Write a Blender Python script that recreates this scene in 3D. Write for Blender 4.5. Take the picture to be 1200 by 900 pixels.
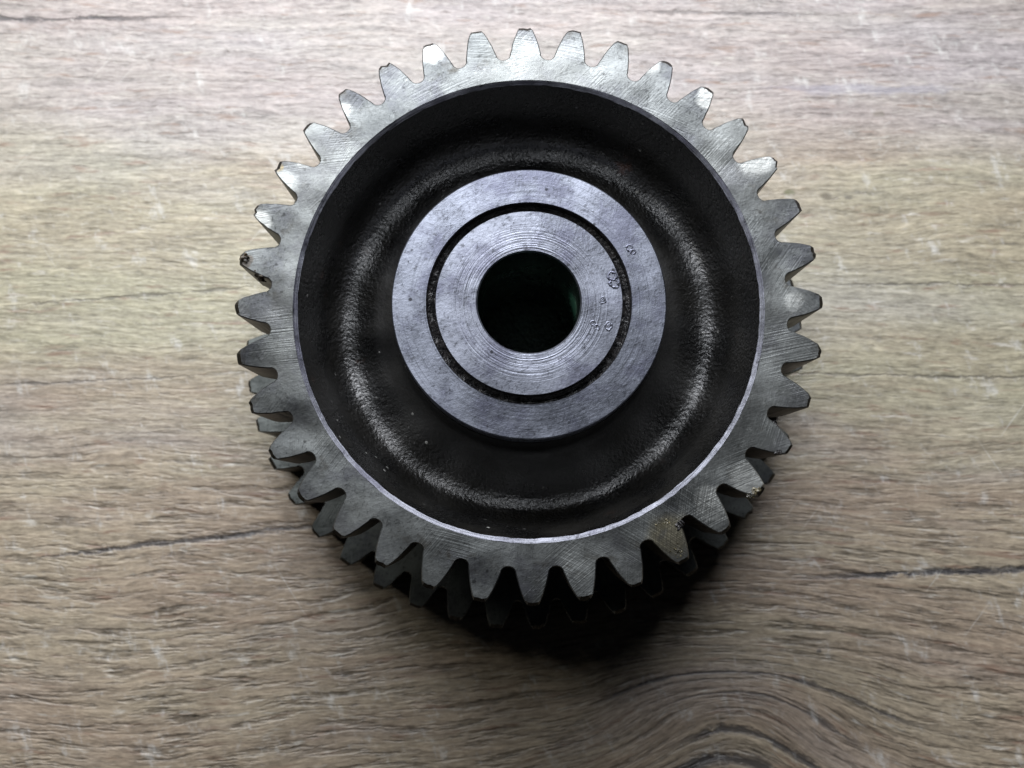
import bpy, bmesh, math, random
from math import sin, cos, pi, radians, sqrt, atan2, acos, tan
from mathutils import Matrix, Vector

random.seed(7)
for o in list(bpy.data.objects):
    bpy.data.objects.remove(o)
scene = bpy.context.scene
COL = scene.collection

S = 0.05            # one gear radius (tip of the smaller rim) in metres
H = 1.12            # height of the smaller rim's face above the table, in gear radii

# ------------------------------------------------------------------ camera
cam_d = bpy.data.cameras.new('camera')
cam_d.sensor_width = 36.0
cam_d.lens = 36.0 * 1120 / 1200
cam_d.clip_start = 0.005
cam_d.clip_end = 20
cam = bpy.data.objects.new('camera', cam_d)
COL.objects.link(cam)
cam.matrix_world = (Matrix.Translation((-0.0541 * S, -0.6835 * S, (3.1903 + H) * S))
                    @ Matrix.Rotation(0.12783, 4, 'X') @ Matrix.Rotation(0.01089, 4, 'Z'))
cam_d.dof.use_dof = True
cam_d.dof.focus_distance = 3.16 * S
cam_d.dof.aperture_fstop = 24.0
scene.camera = cam

# ------------------------------------------------------------------ light and exposure
world = bpy.data.worlds.new('World')
scene.world = world
world.use_nodes = True
bg = world.node_tree.nodes['Background']
bg.inputs['Color'].default_value = (0.80, 0.86, 1.0, 1)
bg.inputs['Strength'].default_value = 0.006


def area(name, loc, target, sx, sy, power, color):
    d = bpy.data.lights.new(name, 'AREA')
    d.shape = 'RECTANGLE'
    d.size, d.size_y = sx, sy
    d.energy = power
    d.color = color
    o = bpy.data.objects.new(name, d)
    COL.objects.link(o)
    o.location = loc
    o.rotation_euler = (Vector(target) - Vector(loc)).to_track_quat('-Z', 'Y').to_euler()
    return o


area('window_light', (-0.03, 0.27, 0.26), (0, 0.03, 0.02), 0.42, 0.17, 3.05, (0.93, 0.95, 1.0))
area('ceiling_light', (-0.045, 0.195, 0.50), (0, 0.0, 0.03), 0.14, 0.08, 0.50, (0.90, 0.94, 1.0))
area('side_light', (-0.34, 0.19, 0.34), (-0.12, -0.03, 0.0), 0.10, 0.10, 0.36, (1.0, 0.99, 0.90))

vs = scene.view_settings
scene.display_settings.display_device = 'sRGB'
vs.view_transform = 'Standard'
vs.look = 'None'
vs.exposure = 0.0
vs.gamma = 1.0
vs.use_curve_mapping = False
scene.render.engine = 'CYCLES'
scene.cycles.use_denoising = True
scene.cycles.max_bounces = 8


# ------------------------------------------------------------------ node expression helper
class G:
    """wraps a material node tree so that maths can be written as expressions"""
    def __init__(self, name):
        self.m = bpy.data.materials.new(name)
        self.m.use_nodes = True
        self.t = self.m.node_tree
        self.b = self.t.nodes['Principled BSDF']

    def link(self, v, sock):
        if isinstance(v, X):
            self.t.links.new(v.s, sock)
        elif isinstance(v, (tuple, list)):
            sock.default_value = tuple(v) + ((1,) if sock.type == 'RGBA' and len(v) == 3 else ())
        else:
            sock.default_value = v

    def math(self, op, *a, clamp=False):
        n = self.t.nodes.new('ShaderNodeMath')
        n.operation = op
        n.use_clamp = clamp
        for i, v in enumerate(a):
            self.link(v, n.inputs[i])
        return X(self, n.outputs[0])

    def coords(self):
        n = self.t.nodes.new('ShaderNodeTexCoord')
        v = self.t.nodes.new('ShaderNodeVectorMath')
        v.operation = 'SCALE'
        self.t.links.new(n.outputs['Object'], v.inputs[0])
        v.inputs['Scale'].default_value = 1 / S
        s = self.t.nodes.new('ShaderNodeSeparateXYZ')
        self.t.links.new(v.outputs[0], s.inputs[0])
        return [X(self, s.outputs[i]) for i in range(3)]

    def vec(self, x, y, z=0.0):
        n = self.t.nodes.new('ShaderNodeCombineXYZ')
        for i, v in enumerate((x, y, z)):
            self.link(v, n.inputs[i])
        return X(self, n.outputs[0])

    def noise(self, vec, scale=1.0, detail=2.0, rough=0.5, dist=0.0):
        n = self.t.nodes.new('ShaderNodeTexNoise')
        self.link(vec, n.inputs['Vector'])
        n.inputs['Scale'].default_value = scale
        n.inputs['Detail'].default_value = detail
        n.inputs['Roughness'].default_value = rough
        n.inputs['Distortion'].default_value = dist
        return X(self, n.outputs['Fac'])

    def voronoi(self, vec, scale, feature='F1', rnd=1.0):
        n = self.t.nodes.new('ShaderNodeTexVoronoi')
        n.feature = feature
        self.link(vec, n.inputs['Vector'])
        n.inputs['Scale'].default_value = scale
        n.inputs['Randomness'].default_value = rnd
        return X(self, n.outputs['Distance'])

    def mix(self, f, a, b):
        n = self.t.nodes.new('ShaderNodeMix')
        n.data_type = 'RGBA'
        self.link(f, n.inputs[0])
        self.link(a, n.inputs[6])
        self.link(b, n.inputs[7])
        return X(self, n.outputs[2])

    def mul(self, a, f):
        """colour times a factor"""
        n = self.t.nodes.new('ShaderNodeVectorMath')
        n.operation = 'SCALE'
        self.link(a, n.inputs[0])
        self.link(f, n.inputs['Scale'])
        return X(self, n.outputs[0])

    def bump(self, h, strength, dist, normal=None):
        n = self.t.nodes.new('ShaderNodeBump')
        self.link(h, n.inputs['Height'])
        n.inputs['Strength'].default_value = strength
        n.inputs['Distance'].default_value = dist * S
        if normal is not None:
            self.link(normal, n.inputs['Normal'])
        return X(self, n.outputs[0])

    def set(self, **k):
        for a, v in k.items():
            self.link(v, self.b.inputs[a.replace('_', ' ')])
        return self.m


class X:
    def __init__(self, g, s):
        self.g, self.s = g, s

    def __add__(self, o): return self.g.math('ADD', self, o)
    __radd__ = __add__
    def __sub__(self, o): return self.g.math('SUBTRACT', self, o)
    def __rsub__(self, o): return self.g.math('SUBTRACT', o, self)
    def __mul__(self, o): return self.g.math('MULTIPLY', self, o)
    __rmul__ = __mul__
    def __truediv__(self, o): return self.g.math('DIVIDE', self, o)
    def __neg__(self): return self.g.math('MULTIPLY', self, -1.0)
    def abs(self): return self.g.math('ABSOLUTE', self)
    def sq(self): return self.g.math('MULTIPLY', self, self)
    def sin(self): return self.g.math('SINE', self)
    def sqrt(self): return self.g.math('SQRT', self)
    def max(self, o): return self.g.math('MAXIMUM', self, o)
    def min(self, o): return self.g.math('MINIMUM', self, o)
    def gauss(self): return self.g.math('EXPONENT', -(self.sq()))
    def step(self, a, b):
        """smooth 0..1 from a to b (a may exceed b)"""
        n = self.g.t.nodes.new('ShaderNodeMapRange')
        n.interpolation_type = 'SMOOTHSTEP'
        self.g.link(self, n.inputs['Value'])
        if a < b:
            n.inputs['From Min'].default_value, n.inputs['From Max'].default_value = a, b
        else:
            n.inputs['From Min'].default_value, n.inputs['From Max'].default_value = b, a
            n.inputs['To Min'].default_value, n.inputs['To Max'].default_value = 1, 0
        return X(self.g, n.outputs[0])


# ------------------------------------------------------------------ materials
def mat_wood():
    g = G('grey_oak_laminate')
    x, y, z = g.coords()
    p = g.vec(x, y)
    # flow of the grain: a broad rise in the lower half and a cathedral knot at lower right
    low = y.step(-0.45, -1.1)
    wob = (g.noise(g.vec(x * 0.7, y * 1.3), 1.0, 2) - 0.5) * 0.16 + (g.noise(g.vec(x * 2.2, y * 4.0, 3.0), 1.0, 2) - 0.5) * 0.035
    broad = ((x - 0.9) * 0.72).gauss() * low * 0.22
    knot = ((x - 0.90) * 2.1).gauss() * y.step(-1.22, -1.6) * 0.30
    yw = y - broad - knot + wob
    # tone zones
    z1 = g.noise(g.vec(x * 0.55, yw * 2.6), 1.0, 3, 0.55)
    z2 = g.noise(g.vec(x * 0.9, yw * 5.0, 7.0), 1.0, 3, 0.55)
    c = g.mix(z1.step(0.36, 0.64), (0.295, 0.236, 0.178), (0.335, 0.305, 0.222))
    c = g.mix(z2.step(0.5, 0.72) * 0.75, c, (0.300, 0.262, 0.232))
    cool = g.noise(g.vec(x * 0.4, yw * 1.6, 21.0), 1.0, 2)
    c = g.mix(cool.step(0.52, 0.72) * 0.5, c, (0.34, 0.325, 0.345))
    wy = yw + (g.noise(g.vec(x * 0.8, y * 1.5, 51.0), 1.0, 2) - 0.5) * 0.5
    c = g.mix(wy.step(0.75, 1.25) * 0.55, c, (0.335, 0.300, 0.312))  # lilac cast of the light painted into the upper band
    c = g.mix(wy.step(-0.25, -0.8) * 0.55, c, (0.305, 0.238, 0.175))
    c = g.mix((wy.step(-0.35, 0.1) * wy.step(0.95, 0.55)) * 0.5, c, (0.340, 0.322, 0.222))  # yellow-green colour cast painted into the middle band
    # streaks, coarse to fine; the grain is made of short broken dashes
    iso = g.noise(g.vec(x * 26.0, y * 34.0, 3.0), 1.0, 4, 0.7)
    yj = yw + (iso - 0.5) * 0.012
    s1 = g.noise(g.vec(x * 2.2, yj * 15.0, 1.0), 1.0, 5, 0.68)
    s2 = g.noise(g.vec(x * 7.5, yj * 46.0, 4.0), 1.0, 4, 0.7)
    s3 = g.noise(g.vec(x * 20.0, yj * 100.0, 9.0), 1.0, 3, 0.65)
    tone = (s1 - 0.5) * 1.0 + (s2 - 0.5) * 1.0 + (s3 - 0.5) * 0.9 + (iso - 0.5) * 0.7
    # ridged growth lines, stronger in the lower half and round the knot
    rd = g.noise(g.vec(x * 3.6, yj * 25.0, 17.0), 1.0, 3, 0.6)
    k = y.step(-0.1, -1.0) * 0.75 + 0.25
    ridge = rd.step(0.50, 0.64)
    tone = tone - ridge * k * 0.24 + rd.step(0.47, 0.36) * k * 0.16
    c = g.mul(c, tone * 1.3 + 1.02)
    pore = g.noise(g.vec(x * 6.0, yj * 44.0, 14.0), 1.0, 4, 0.65).step(0.61, 0.72)
    c = g.mix(pore * 0.5, c, (0.12, 0.10, 0.09))
    brown = g.noise(g.vec(x * 4.0, yj * 24.0, 31.0), 1.0, 3, 0.6).step(0.57, 0.72)
    c = g.mix(brown * 0.7, c, (0.225, 0.142, 0.10))
    pale = g.noise(g.vec(x * 7.0, yj * 36.0, 24.0), 1.0, 4, 0.65).step(0.58, 0.72)
    c = g.mix(pale * 0.7, c, (0.56, 0.53, 0.47))

    # dark cracks printed in the decor
    def crack(x0, x1, a, b, cc, w, soft, depth, seed):
        u = x
        yc = u * b + a + u.sq() * cc + (g.noise(g.vec(x * 5.0, seed), 1.0, 5, 0.7) - 0.5) * 0.05 + (iso - 0.5) * 0.022
        env = x.step(x0, x0 + soft) * x.step(x1, x1 - soft)
        wv = ((g.noise(g.vec(x * 6.0, yw * 9.0, seed + 5.0), 1.0, 4, 0.7) - 0.30) * 2.6).max(0.02) * w * env + 0.0001
        d = (y - yc).abs() / wv
        return d.step(1.5, 0.3) * env * depth * (s2.step(0.72, 0.5) * 0.6 + 0.4)

    cr = crack(-3.6, -1.4, 1.655, 0.022, 0.0, 0.022, 0.7, 0.75, 2.0)
    cr = cr.max(crack(-2.4, -0.62, -0.662, 0.125, 0.0, 0.020, 0.5, 0.85, 6.0))
    cr = cr.max(crack(1.0, 3.4, -1.035, 0.045, 0.0, 0.026, 0.6, 0.95, 11.0))
    cr = cr.max(crack(1.2, 2.6, 0.335, 0.01, 0.0, 0.012, 0.5, 0.5, 15.0))
    cr = cr.max(crack(0.95, 2.7, -0.055, -0.01, 0.0, 0.014, 0.5, 0.45, 19.0))
    cr = cr.max(crack(0.3, 1.6, 1.68, -0.01, 0.0, 0.016, 0.4, 0.45, 29.0))
    cr = cr.max(crack(-2.6, -1.0, 0.42, 0.09, 0.0, 0.012, 0.5, 0.5, 33.0))
    cr = cr.max(crack(-2.7, -1.2, -0.02, 0.06, 0.0, 0.010, 0.5, 0.45, 37.0))
    # cathedral arches of the knot
    for lev, half, wdt, dep, sd in ((-1.755, 0.62, 0.022, 0.8, 41.0), (-1.94, 0.38, 0.020, 0.7, 43.0),
                                    (-2.15, 0.3, 0.022, 0.85, 47.0), (-2.27, 0.6, 0.05, 0.85, 53.0)):
        wv = ((g.noise(g.vec(x * 7.0, y * 9.0, sd), 1.0, 4, 0.7) - 0.25) * 2.4).max(0.05) * wdt
        ring = ((yw - lev + (s1 - 0.5) * 0.05 + (iso - 0.5) * 0.03).abs() / wv).step(1.6, 0.1)
        cr = cr.max(ring * (x - 1.05).abs().step(half + 0.2, half - 0.1) * dep)
    c = g.mix(cr, c, (0.045, 0.043, 0.047))
    blue = crack(0.9, 2.35, 1.30, 0.0, 0.0, 0.045, 0.6, 0.35, 57.0)
    c = g.mix(blue, c, (0.24, 0.25, 0.34))

    # pale scuffs that run across the grain, fine scratches
    sc = g.noise(g.vec(x * 8.0 + yw * 2.0, y * 5.0, 2.0), 1.0, 5, 0.72).step(0.565, 0.73)
    sc2 = g.noise(g.vec(x * 22.0 + y * 7.0, y * 13.0, 8.0), 1.0, 3, 0.6).step(0.60, 0.76)
    c = g.mix(sc * 0.62, c, (0.62, 0.61, 0.58))
    c = g.mix(sc2 * 0.34, c, (0.62, 0.60, 0.57))
    ua = x * 0.62 + y * 0.78 + (s1 - 0.5) * 0.05
    ub = x * 0.78 - y * 0.62
    scr = g.noise(g.vec(ua * 2.0, ub * 90.0), 1.0, 2, 0.4).step(0.70, 0.78) * g.noise(p, 1.3, 2).step(0.5, 0.62)
    ua2 = x * 0.55 - y * 0.83
    ub2 = x * 0.83 + y * 0.55
    scr2 = g.noise(g.vec(ua2 * 1.6, ub2 * 80.0, 5.0), 1.0, 2, 0.4).step(0.70, 0.78) * g.noise(g.vec(x, y, 9.0), 1.2, 2).step(0.5, 0.62)
    c = g.mix(scr.max(scr2) * 0.4, c, (0.66, 0.65, 0.6))
    grime = g.noise(g.vec(x * 9.0, y * 9.0, 40.0), 1.0, 4, 0.6).step(0.7, 0.8)
    c = g.mix(grime * 0.35, c, (0.15, 0.14, 0.12))

    # small stains and specks
    for sx, sy, sr, sc_, am in ((1.23, 0.79, 0.022, (0.13, 0.13, 0.06), 0.75), (1.40, 0.772, 0.03, (0.12, 0.10, 0.07), 0.7),
                               (1.50, 0.762, 0.02, (0.10, 0.09, 0.07), 0.75), (1.66, 0.70, 0.018, (0.15, 0.13, 0.10), 0.5),
                               (1.66, 1.18, 0.03, (0.16, 0.14, 0.10), 0.5), (-2.38, 0.83, 0.022, (0.14, 0.12, 0.09), 0.6),
                               (1.31, -1.30, 0.018, (0.05, 0.05, 0.05), 0.8)):
        d = ((x - sx).sq() * 0.55 + (y - sy).sq() * 1.6).sqrt() + (iso - 0.5) * 0.05
        c = g.mix(d.step(sr, sr * 0.3) * am, c, sc_)
    hgt = s1 * 0.8 + s2 * 0.8 + s3 * 0.25 - pore * 0.4 - ridge * k * 0.9 - cr * 1.2
    rough = (s2 - 0.5) * 0.25 + sc * 0.12 + 0.37
    return g.set(Base_Color=c, Roughness=rough, Specular_IOR_Level=0.5,
                 Normal=g.bump(hgt, 0.42, 0.018))


def polar(g, x, y):
    return (x.sq() + y.sq()).sqrt()


def mat_steel(name, base, rough0, turning=0.0, mill=0.0, dish=0.0, stain=False, freq=260.0, dark=0.0, seed=0.0, tlim=0.0, worn=False):  # worn: paints the green glint on the bore wall
    g = G(name)
    x, y, z = g.coords()
    p3 = g.vec(x, y, z + seed)
    r = polar(g, x, y)
    big = g.noise(p3, 3.2, 3, 0.55)
    mid = g.noise(p3, 12.0, 4, 0.6)
    fine = g.noise(p3, 60.0, 3, 0.6)
    c = g.mix(big.step(0.35, 0.65), tuple(v * 0.72 for v in base), tuple(v * 1.22 for v in base))
    smear = g.noise(g.vec(x * 5.0 - y * 3.0, y * 9.0 + x * 4.0, seed + 1.0), 1.0, 4, 0.6)
    c = g.mix(smear.step(0.56, 0.70) * 0.5, c, tuple(min(1.0, v * 1.55) for v in base))
    c = g.mix(mid.step(0.45, 0.68) * 0.55, c, tuple(v * 0.55 for v in base))
    film = g.noise(g.vec(x * 1.0, y * 1.0, z + seed + 7.0), 5.5, 5, 0.68)
    c = g.mix(film.step(0.47, 0.64) * 0.68, c, (base[0] * 0.50, base[1] * 0.48, base[2] * 0.56))
    spots = g.noise(p3, 33.0, 3, 0.7).step(0.61, 0.72)
    c = g.mix(spots * (0.5 + dark), c, (0.05, 0.05, 0.055))
    pits = g.voronoi(p3, 15.0).step(0.13, 0.06) * mid.step(0.46, 0.52)
    c = g.mix(pits * 0.85, c, (0.02, 0.02, 0.022))
    # fine scratches and specks
    fl1 = g.noise(g.vec(x * 40.0 + y * 18.0, y * 90.0 - x * 30.0, seed), 1.0, 3, 0.7)
    fl2 = g.noise(g.vec(x * 100.0 - y * 25.0, y * 38.0 + x * 20.0, seed + 4.0), 1.0, 3, 0.7)
    speck = fl1.step(0.545, 0.68).max(fl2.step(0.545, 0.68))
    c = g.mix(speck * (mid.step(0.35, 0.65) * 0.65 + 0.25), c, tuple(v * 0.28 for v in base))
    c = g.mix(fl1.step(0.40, 0.28).max(fl2.step(0.40, 0.28)) * 0.4, c, tuple(min(1.0, v * 1.45) for v in base))
    h = (fine - 0.5) * 0.2 + (mid - 0.5) * 0.05 + (fl1 - 0.5) * 0.16 + (fl2 - 0.5) * 0.16
    if turning:
        tm = r.step(tlim + 0.05, tlim - 0.03) if tlim else 1.0
        tr = g.noise(g.vec(r * freq, x * 1.6, y * 1.6), 1.0, 3, 0.75)
        tr2 = g.noise(g.vec(r * freq * 0.35, x * 3.0, y * 3.0), 1.0, 2, 0.6)
        h = h + ((tr - 0.5) * turning + (tr2 - 0.5) * turning * 0.5) * tm
        c = g.mix((tr - 0.5).step(0.06, 0.2) * tm * 0.6, c, tuple(v * 0.3 for v in base))
    if worn:  # turns on the painted glint
        # a green glint painted into the colour of the bore wall
        glint = ((y - 0.045) / 0.05).gauss() * ((z - (H - 0.22)) / 0.11).gauss() * x.step(0.05, 0.12)
        c = g.mix(glint.step(0.25, 0.8), c, (0.42, 0.80, 0.60))
        g.set(Metallic=0.9 - glint * 0.9)
    if mill:
        # milling marks: families of parallel lines at a few angles, each in its own patches
        for ang, sd in ((0.55, 1.0), (-0.25, 5.0), (1.2, 9.0)):
            u = x * cos(ang) + y * sin(ang)
            v = y * cos(ang) - x * sin(ang) + u.sq() * 0.25
            ml = g.noise(g.vec(u * 4.0, v * 170.0, sd), 1.0, 2, 0.5)
            pm = g.noise(g.vec(x, y, sd + 3.0), 3.5, 2).step(0.48, 0.62)
            h = h + (ml - 0.5) * pm * mill
            c = g.mix((ml - 0.5).step(0.06, 0.2) * pm * 0.28, c, tuple(min(1, v_ * 1.3) for v_ in base))
    if stain:
        for sx, sy, sr, colr, am in ((0.475, -0.775, 0.10, (0.13, 0.105, 0.045), 0.85), (-0.52, -0.80, 0.03, (0.22, 0.15, 0.07), 0.5),
                                     (-0.875, 0.47, 0.018, (0.32, 0.24, 0.10), 0.9), (-0.965, 0.14, 0.02, (0.09, 0.065, 0.045), 0.6),
                                     (0.80, -0.60, 0.03, (0.22, 0.19, 0.10), 0.6)):
            d = ((x - sx).sq() + (y - sy).sq()).sqrt() + (mid - 0.5) * 0.07
            c = g.mix(d.step(sr, sr * 0.35) * am, c, colr)
        # oily dirt gathered at the tips and in the roots
        dn = g.noise(g.vec(x, y, 4.0), 17.0, 4, 0.65)
        dp = g.noise(g.vec(x, y, 8.0), 3.0, 2)
        tipd = (r + (dn - 0.5) * 0.16).step(0.965, 1.01) * dp.step(0.42, 0.6)
        rootd = ((r - 0.885) / 0.035).gauss() * dn.step(0.5, 0.66) * dp.step(0.6, 0.4)
        c = g.mix(tipd.max(rootd) * 0.75, c, (0.06, 0.055, 0.047))
        # polished patches; their bright glints are painted into the colour
        for sx, sy, sr in ((0.745, -0.585, 0.085), (0.615, -0.665, 0.075), (0.90, 0.02, 0.045), (-0.86, 0.40, 0.07), (-0.93, 0.28, 0.05), (0.78, 0.52, 0.07), (-0.79, 0.53, 0.06), (-0.35, 0.91, 0.06), (0.42, 0.88, 0.05), (0.93, 0.27, 0.04), (0.62, 0.74, 0.05), (-0.66, 0.68, 0.05)):
            d = ((x - sx).sq() + (y - sy).sq()).sqrt() + (smear - 0.5) * 0.10
            ln = g.noise(g.vec(x * 6.0, y * 150.0, sx), 1.0, 2, 0.5)
            c = g.mix(d.step(sr, sr * 0.5) * (ln.step(0.3, 0.6) * 0.5 + 0.4), c, (0.50, 0.51, 0.49))
        grey = g.noise(g.vec(x, y, 12.0), 2.0, 2).step(0.45, 0.65)
        c = g.mix(grey * 0.25, c, (0.34, 0.35, 0.33))
    n = g.bump(h, 0.45, 0.006)
    if dish:
        n = g.bump(g.noise(g.vec(x, y, z + seed + 2.0), 6.5, 1, 0.4), 1.0, dish, n)
    rough = (big - 0.5) * 0.42 + (fine - 0.5) * 0.12 + spots * 0.2 + rough0
    if not worn:  # skipped where the glint is painted
        g.set(Metallic=0.96)
    return g.set(Base_Color=c, Roughness=rough.max(0.14), Normal=n)


def mat_cast():
    g = G('black_oily_cast_iron')
    x, y, z = g.coords()
    p3 = g.vec(x, y, z)
    r = polar(g, x, y)
    a = g.noise(p3, 36.0, 4, 0.62)
    b = g.noise(p3, 88.0, 3, 0.6)
    lump = g.noise(p3, 6.0, 3, 0.5)
    c = g.mix(lump.step(0.35, 0.65), (0.002, 0.002, 0.002), (0.0055, 0.005, 0.004))
    d = ((x - 0.36).sq() + (y - 0.60).sq()).sqrt() + (a - 0.5) * 0.12
    c = g.mix(d.step(0.035, 0.0) * 0.6, c, (0.10, 0.04, 0.026))
    rust = g.noise(g.vec(x, y, z + 5.0), 9.0, 4, 0.6).step(0.66, 0.78)
    c = g.mix(rust * 0.5, c, (0.055, 0.028, 0.02))
    dust = g.voronoi(p3, 13.0).step(0.10, 0.05) * g.noise(p3, 4.0, 2).step(0.45, 0.6)
    c = g.mix(dust * 0.8, c, (0.38, 0.38, 0.36))
    fl = r.step(0.60, 0.54)                       # the slope beside the hub is smoother
    n = g.bump((a * 0.5 + b * 0.6) * (fl * -0.65 + 1.0) + dust * 0.6, 0.45, 0.015)
    n = g.bump(lump, 0.3, 0.015, n)
    rough = (a - 0.5) * 0.22 + (lump - 0.5) * 0.35 + fl * 0.2 + 0.30
    return g.set(Base_Color=c, Metallic=0.0, Roughness=rough, Specular_IOR_Level=0.85, Normal=n)


def mat_grease(name, c1, c2, rough):
    g = G(name)
    x, y, z = g.coords()
    p3 = g.vec(x, y, z)
    a = g.noise(p3, 40.0, 3, 0.6)
    return g.set(Base_Color=g.mix(a.step(0.4, 0.65), c1, c2), Roughness=rough, Normal=g.bump(g.noise(p3, 90.0, 3), 0.6, 0.01))


WOOD = mat_wood()
RIM = mat_steel('worn_milled_steel', (0.170, 0.179, 0.178), 0.42, mill=0.38, dish=0.013, stain=True)
HUB = mat_steel('turned_hub_steel', (0.222, 0.236, 0.280), 0.40, turning=0.12, freq=150.0, seed=3.0)
BOSS = mat_steel('fine_turned_steel', (0.24, 0.253, 0.298), 0.40, turning=0.9, freq=120.0, tlim=0.25, seed=6.0)
BEVEL = mat_steel('bright_turned_bevel_steel', (0.20, 0.205, 0.235), 0.48, turning=0.9, freq=300.0)
LOW = mat_steel('oily_dull_steel', (0.165, 0.178, 0.172), 0.5, mill=0.4, seed=9.0)
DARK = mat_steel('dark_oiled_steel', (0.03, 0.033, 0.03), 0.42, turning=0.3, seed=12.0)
BORE = mat_steel('green_glint_bore_steel', (0.16, 0.24, 0.20), 0.22, seed=21.0, worn=True)  # the glint on the wall is painted into this colour
FLANK = mat_steel('grimy_brown_flank_steel', (0.045, 0.042, 0.035), 0.45, mill=0.9, dark=0.3, seed=30.0)
CAST = mat_cast()
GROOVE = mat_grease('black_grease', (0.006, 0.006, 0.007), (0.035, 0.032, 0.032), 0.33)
GRIME = mat_grease('brown_caked_grease', (0.02, 0.016, 0.012), (0.085, 0.06, 0.035), 0.4)
OIL = mat_grease('olive_oil_grit', (0.02, 0.018, 0.012), (0.13, 0.11, 0.06), 0.28)
STAMP = mat_steel('stamped_steel', (0.17, 0.18, 0.22), 0.40, seed=15.0)


# ------------------------------------------------------------------ mesh helpers
def obj(name, verts, faces, mat, parent=None, smooth=None, loc=None):
    me = bpy.data.meshes.new(name)
    me.from_pydata([Vector(v) * S for v in verts], [], faces)
    me.materials.append(mat)
    me.update()
    if smooth:
        for p in me.polygons:
            p.use_smooth = True
        me.set_sharp_from_angle(angle=radians(smooth))
    o = bpy.data.objects.new(name, me)
    COL.objects.link(o)
    o.parent = parent
    if loc:
        o.location = Vector(loc) * S
    return o


def lathe(name, prof, mat, parent, seg=192, smooth=28, wob=None):
    """surface of revolution; prof runs from inside to outside seen from above"""
    V, F = [], []
    n = len(prof)
    for i in range(seg):
        a = 2 * pi * i / seg
        for (r, z) in prof:
            if wob:
                dr, dz = wob(a, r)
                r, z = r + dr, z + dz
            V.append((r * cos(a), r * sin(a), z + H))
    for i in range(seg):
        j = (i + 1) % seg
        for k in range(n - 1):
            F.append((i * n + k, i * n + k + 1, j * n + k + 1, j * n + k))
    return obj(name, V, F, mat, parent, smooth)


def smooth_profile(pts, sub=6):
    """Catmull-Rom through the points"""
    out = []
    P = [pts[0]] + list(pts) + [pts[-1]]
    for i in range(1, len(P) - 2):
        p0, p1, p2, p3 = P[i - 1:i + 3]
        for s in range(sub):
            t = s / sub
            out.append(tuple(0.5 * ((2 * p1[k]) + (-p0[k] + p2[k]) * t + (2 * p0[k] - 5 * p1[k] + 4 * p2[k] - p3[k]) * t * t
                                    + (-p0[k] + 3 * p1[k] - 3 * p2[k] + p3[k]) * t ** 3) for k in (0, 1)))
    out.append(pts[-1])
    return out


# ------------------------------------------------------------------ table
def slab():
    w, d, t = 15.0, 10.0, 0.5
    V = [(-w, -d, -t), (w, -d, -t), (w, d, -t), (-w, d, -t), (-w, -d, 0), (w, -d, 0), (w, d, 0), (-w, d, 0)]
    F = [(0, 3, 2, 1), (4, 5, 6, 7), (0, 1, 5, 4), (1, 2, 6, 5), (2, 3, 7, 6), (3, 0, 4, 7)]
    o = obj('tabletop', V, F, WOOD)
    o['kind'] = 'structure'
    o['label'] = 'grey brown wood grain laminate tabletop with dark cracks and pale scuffs'
    return o


slab()

# ------------------------------------------------------------------ the gear
gear = bpy.data.objects.new('double_gear', None)
COL.objects.link(gear)
gear.empty_display_size = 0.02
gear['label'] = 'worn steel double gear with black cast dish and grooved hub, lying flat on the table'
gear['category'] = 'gear'

M = 2.0 / 38.0


def inv(a):
    return tan(a) - a


def tooth_outline(N, rp, jit, rng):
    """one pitch of the outline as (radius, angle, kind), from gap middle to gap middle"""
    ra, rf = rp + (1.12 if N == 36 else 0.97) * M, rp - 1.25 * M
    rb = rp * cos(radians(20))
    half_p = pi / N / 2
    def th(r):
        r = max(r, rb)
        return half_p * 1.04 + inv(radians(20)) - inv(acos(min(1.0, rb / r)))
    gap = pi / N
    side = []
    thb = th(rb)
    # root land and fillet
    fr = min(0.024, (gap - thb) * rf * 0.92)
    side.append((rf, gap, 'root'))
    cang = thb + fr / rf
    for q in range(0, 5):
        t = q / 4 * pi / 2
        side.append((rf + fr - fr * cos(t), cang - fr * sin(t) / rf, 'root' if q == 0 else 'flank'))
    r0 = rf + fr
    for q in range(1, 7):
        r = r0 + (ra - r0) * q / 6
        side.append((r, th(r), 'flank' if q < 6 else 'corner'))
    left = [(r, a, k) for r, a, k in side]
    right = [(r, -a, k) for r, a, k in reversed(side)]
    pts = left + [(ra + 0.001, th(ra) * 0.33, 'tip'), (ra + 0.001, -th(ra) * 0.33, 'tip')] + right
    # wear: round off and nick the tip a little
    out = []
    for r, a, k in pts:
        if k in ('corner', 'tip'):
            r -= abs(rng.gauss(0, jit)) + (0.0012 if k == 'corner' else 0)
            a += rng.gauss(0, jit * 0.5)
        elif k == 'flank':
            a += rng.gauss(0, jit * 0.12)
        out.append((r, a, k))
    return out


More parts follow.
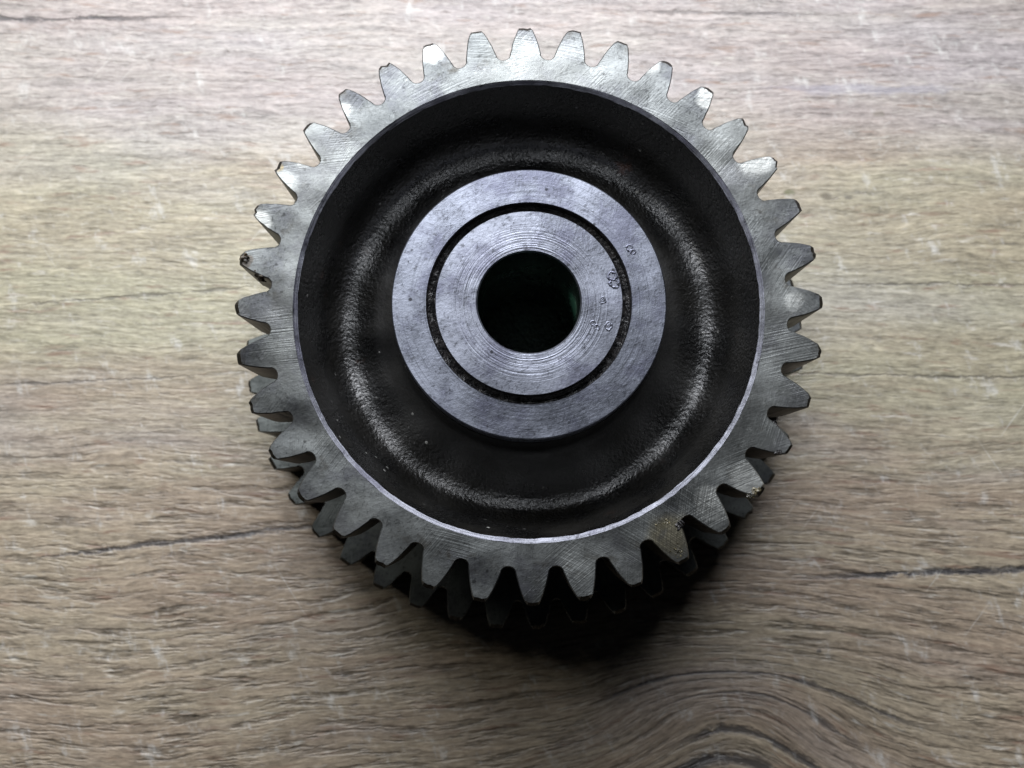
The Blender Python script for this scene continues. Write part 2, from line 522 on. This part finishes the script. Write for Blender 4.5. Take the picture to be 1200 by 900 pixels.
def make_tooth(N, rp, phi, z0, thick, mat, parent, r_in, rng, flank, jit=0.0022, ch_tip=0.013, ch=0.0035):
    if rng.random() < 0.35:
        jit *= 2.4                                # a chipped tooth
    L = tooth_outline(N, rp, jit, rng)
    P = [Vector((r * cos(phi + a), r * sin(phi + a))) for r, a, k in L]
    n = len(P)
    top = []
    zt = []
    c_tip = ch_tip * rng.uniform(0.75, 1.35)
    for i in range(n):
        k = L[i][2]
        if i in (0, n - 1):
            a = phi + L[i][1]
            nrm = Vector((cos(a), sin(a)))
        else:
            d = P[i + 1] - P[i - 1]
            nrm = Vector((-d.y, d.x)).normalized()
            rad = P[i].normalized()
            # outline runs from larger to smaller angle: outward is on the left of travel
            if k in ('tip', 'corner'):
                nrm = rad if nrm.dot(rad) > 0.8 else (nrm + rad).normalized()
        b = {'tip': c_tip, 'corner': c_tip * 0.9}.get(k, ch)
        top.append(P[i] - nrm * b)
        zt.append(b)
    inner = []
    for i in range(n):
        a = phi + L[0][1] + (L[-1][1] - L[0][1]) * i / (n - 1)
        inner.append(Vector((r_in * cos(a), r_in * sin(a))))
    V = [(v.x, v.y, z0 + H) for v in inner]
    V += [(v.x, v.y, z0 + H) for v in top]
    V += [(v.x, v.y, z0 - b + H) for v, b in zip(P, zt)]
    V += [(v.x, v.y, z0 - thick + H) for v in P]
    V += [(v.x, v.y, z0 - thick + H) for v in inner]
    F = []
    F.append(tuple(range(0, n)) + tuple(range(2 * n - 1, n - 1, -1)))
    for i in range(n - 1):
        F.append((n + i, n + i + 1, 2 * n + i + 1, 2 * n + i))
        F.append((2 * n + i, 2 * n + i + 1, 3 * n + i + 1, 3 * n + i))
    F.append(tuple(range(3 * n, 4 * n)) + tuple(range(5 * n - 1, 4 * n - 1, -1)))
    o = obj('tooth', V, F, mat, parent)
    o.data.materials.append(flank)
    for i in range(n - 1):
        o.data.polygons[1 + 2 * i + 1].material_index = 1
        if L[i][2] in ('tip', 'corner') and L[i + 1][2] in ('tip', 'corner'):
            o.data.polygons[1 + 2 * i].material_index = 1
    bm = bmesh.new()
    bm.from_mesh(o.data)
    bmesh.ops.recalc_face_normals(bm, faces=bm.faces)
    bm.to_mesh(o.data)
    bm.free()
    # make sure the face on top looks up
    if o.data.polygons[0].normal.z < 0:
        o.data.flip_normals()
    return o


rng = random.Random(11)
T1, ZL = 0.32, -0.807
R1 = 0.870
rim = lathe('toothed_rim', [(0.803, 0.0), (R1, 0.0)], RIM, gear)
rim['label'] = 'smaller toothed rim on top with bright worn teeth'
for k in range(36):
    make_tooth(36, 36 / 38, 1.94109 - k * 2 * pi / 36, 0.0, T1, RIM, rim, R1, rng, FLANK)
lathe('rim_underside', [(R1, -T1), (0.80, -T1)], DARK, gear)

bev = lathe('bevel', [(0.788, -0.0095), (0.803, 0.0)], BEVEL, gear, wob=lambda a, r: (0.0010 * sin(9 * a + r * 40) + 0.0008 * sin(31 * a) + 0.0009 * sin(73 * a + 2 * sin(7 * a)), 0.0016 * sin(57 * a + 3 * sin(5 * a)) if r < 0.8 else 0))
bev['label'] = 'bright machined bevel round the dish'


def dishwob(a, r):
    f = max(0.0, min(1, (r - 0.49) / 0.05)) * max(0.0, min(1, (0.775 - r) / 0.05))
    return (0, f * (0.006 * sin(3 * a + 1) + 0.004 * sin(7 * a + r * 9) + 0.003 * sin(17 * a + 5 * r)))


dish = smooth_profile([(0.468, -0.06), (0.472, -0.16), (0.482, -0.225), (0.515, -0.262), (0.56, -0.292), (0.61, -0.320), (0.655, -0.331),
                       (0.70, -0.318), (0.735, -0.262), (0.752, -0.17), (0.771, -0.085), (0.788, -0.0095)], 4)
web = lathe('dished_web', dish, CAST, gear, wob=dishwob)
web['label'] = 'black oily cast dish between rim and hub'

ZH = 0.04
def ragged(a, r):
    k = max(0.0, 1 - abs(r - 0.330) / 0.030)
    s_ = 1 if r > 0.33 else -1
    return (-s_ * (1 - k) * 0.0, 0.003 * sin(40 * a + r * 300) * sin(13 * a))


hub = lathe('hub_collar', [(0.3450, ZH - 0.003), (0.3470, ZH), (0.459, ZH), (0.4632, ZH - 0.005), (0.466, -0.06), (0.468, -0.06)][:5] + [(0.468, -0.06)][:0], HUB, gear)
hub['label'] = 'flat ground ring outside the groove'
lathe('groove', [(0.3155, ZH - 0.003), (0.317, ZH - 0.04), (0.330, ZH - 0.047), (0.3435, ZH - 0.04), (0.3450, ZH - 0.003)], GROOVE, gear, wob=ragged)
boss = lathe('hub_boss', [(0.1735, ZH - 0.006), (0.1785, ZH), (0.3135, ZH), (0.3155, ZH - 0.003)], BOSS, gear)
boss['label'] = 'inner hub ring with turning marks and punched dots'
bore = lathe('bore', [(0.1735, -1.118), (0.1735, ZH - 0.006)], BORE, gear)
obj('bore_dark_disc', [(0.1735*cos(i*pi/24),0.1735*sin(i*pi/24),0.35) for i in range(48)],[tuple(range(48))],GROOVE,gear)  # dark disc added inside the bore so that it turns black
bore['label'] = 'dark centre bore'

lathe('neck', [(0.80, ZL), (0.80, -T1)], DARK, gear)

R2 = 1.050
low = lathe('toothed_rim', [(0.80, ZL), (R2, ZL)], LOW, gear)
low['label'] = 'larger toothed rim underneath in shadow'
for k in range(43):
    make_tooth(43, 43 / 38, 0.08994 + k * 2 * pi / 43, ZL, H + ZL - 0.002, LOW, low, R2, rng, FLANK)


# ------------------------------------------------------------------ stamped marks and dirt
def torus(cx, cy, cz, R, r, squash=1.0, rot=0.0, nu=20, nv=8):
    V, F = [], []
    rg = random.Random(int(cx * 1e4) + int(cy * 1e5))
    R0, r0 = R, r
    for i in range(nu):
        a = 2 * pi * i / nu
        R, r = R0 * rg.uniform(0.82, 1.15), r0 * rg.uniform(0.35, 1.2)
        for j in range(nv):
            b = 2 * pi * j / nv
            x, y = (R + r * cos(b)) * cos(a), (R + r * cos(b)) * sin(a) * squash
            V.append((cx + x * cos(rot) - y * sin(rot), cy + x * sin(rot) + y * cos(rot), cz + 0.35 * r * sin(b)))
    for i in range(nu):
        for j in range(nv):
            F.append((i * nv + j, ((i + 1) % nu) * nv + j, ((i + 1) % nu) * nv + (j + 1) % nv, i * nv + (j + 1) % nv))
    return V, F


def join(parts):
    V, F = [], []
    for v, f in parts:
        n = len(V)
        V += v
        F += [tuple(i + n for i in q) for q in f]
    return V, F


def tube(pts, r, nv=6):
    V, F = [], []
    n = len(pts)
    for i, p in enumerate(pts):
        p = Vector(p)
        d = (Vector(pts[min(i + 1, n - 1)]) - Vector(pts[max(i - 1, 0)])).normalized()
        u = d.orthogonal().normalized()
        w = d.cross(u)
        for j in range(nv):
            b = 2 * pi * j / nv
            V.append(tuple(p + u * r * cos(b) + w * r * sin(b)))
    for i in range(n - 1):
        for j in range(nv):
            F.append((i * nv + j, i * nv + (j + 1) % nv, (i + 1) * nv + (j + 1) % nv, (i + 1) * nv + j))
    F.append(tuple(range(nv))[::-1])
    F.append(tuple((n - 1) * nv + j for j in range(nv)))
    return V, F


zt = H + ZH + 0.0005
obj('punched_mark', *join([torus(0.247, 0.008, zt, 0.010, 0.0035), torus(0.247, 0.008, zt, 0.004, 0.003)]), STAMP, gear, 60)
obj('punched_mark', *join([torus(0.267, -0.079, zt, 0.011, 0.0038, 1.2), torus(0.268, -0.077, zt, 0.004, 0.003)]), STAMP, gear, 60)
obj('punched_mark', *join([torus(0.214, -0.070, zt, 0.007, 0.0035, 1.1, 0.5), torus(0.228, -0.084, zt, 0.009, 0.0038, 0.9, -0.5)]), STAMP, gear, 60)
obj('punched_mark', *join([torus(0.280, 0.092, zt, 0.015, 0.0055, 0.9, 0.3), torus(0.286, 0.066, zt, 0.016, 0.006, 0.85, -0.3)]), STAMP, gear, 60)
obj('punched_mark', *join([torus(0.338, 0.190, zt, 0.009, 0.004, 1.2, 0.6), torus(0.350, 0.176, zt, 0.008, 0.004, 1.0, 0.0)]), STAMP, gear, 60)


def lumps(cx, cy, cz, sx, sy, sz, n, r0, r1, seed):
    rg = random.Random(seed)
    V, F = [], []
    for _ in range(n):
        bm = bmesh.new()
        bmesh.ops.create_icosphere(bm, subdivisions=1, radius=1.0)
        r = rg.uniform(r0, r1)
        c = Vector((cx + rg.gauss(0, sx), cy + rg.gauss(0, sy), cz + rg.gauss(0, sz)))
        m = len(V)
        bm.verts.index_update()
        for v in bm.verts:
            V.append(tuple(c + Vector((v.co.x * r * rg.uniform(0.6, 1.3), v.co.y * r * rg.uniform(0.6, 1.3), v.co.z * r * rg.uniform(0.5, 0.9)))))
        for f in bm.faces:
            F.append(tuple(v.index + m for v in f.verts))
        bm.free()
    return V, F


for (cx, cy, cz, sx, sy, sz, n, r0, r1, sd, mt) in (
        (-0.972, 0.150, 0.0, 0.010, 0.010, 0.006, 16, 0.003, 0.007, 1, GRIME),
        (-0.925, 0.10, -0.05, 0.012, 0.010, 0.02, 16, 0.004, 0.010, 2, GRIME),
        (0.828, -0.405, -0.06, 0.010, 0.014, 0.02, 50, 0.005, 0.012, 3, GROOVE),
        (0.757, -0.622, -0.004, 0.008, 0.007, 0.003, 24, 0.003, 0.007, 4, OIL),
        (0.738, -0.640, -0.004, 0.006, 0.005, 0.003, 16, 0.003, 0.006, 5, OIL),
        (0.455, -0.722, -0.001, 0.026, 0.014, 0.001, 14, 0.002, 0.004, 6, OIL),
        (0.505, -0.735, 0.0, 0.012, 0.010, 0.003, 18, 0.003, 0.007, 7, GROOVE),
        (0.50, -0.815, 0.0, 0.016, 0.022, 0.002, 14, 0.0018, 0.0035, 8, OIL),
        (-0.72, 0.575, -0.01, 0.006, 0.010, 0.006, 8, 0.003, 0.006, 9, GRIME),
        (0.838, -0.492, -0.004, 0.007, 0.005, 0.003, 14, 0.003, 0.006, 10, GROOVE)):
    v, f = lumps(cx, cy, cz + H, sx * 0.7, sy * 0.7, sz, int(n * 1.8), r0 * 1.0, r1 * 1.15, sd)
    obj('grease_clump', v, f, mt, gear, 40)
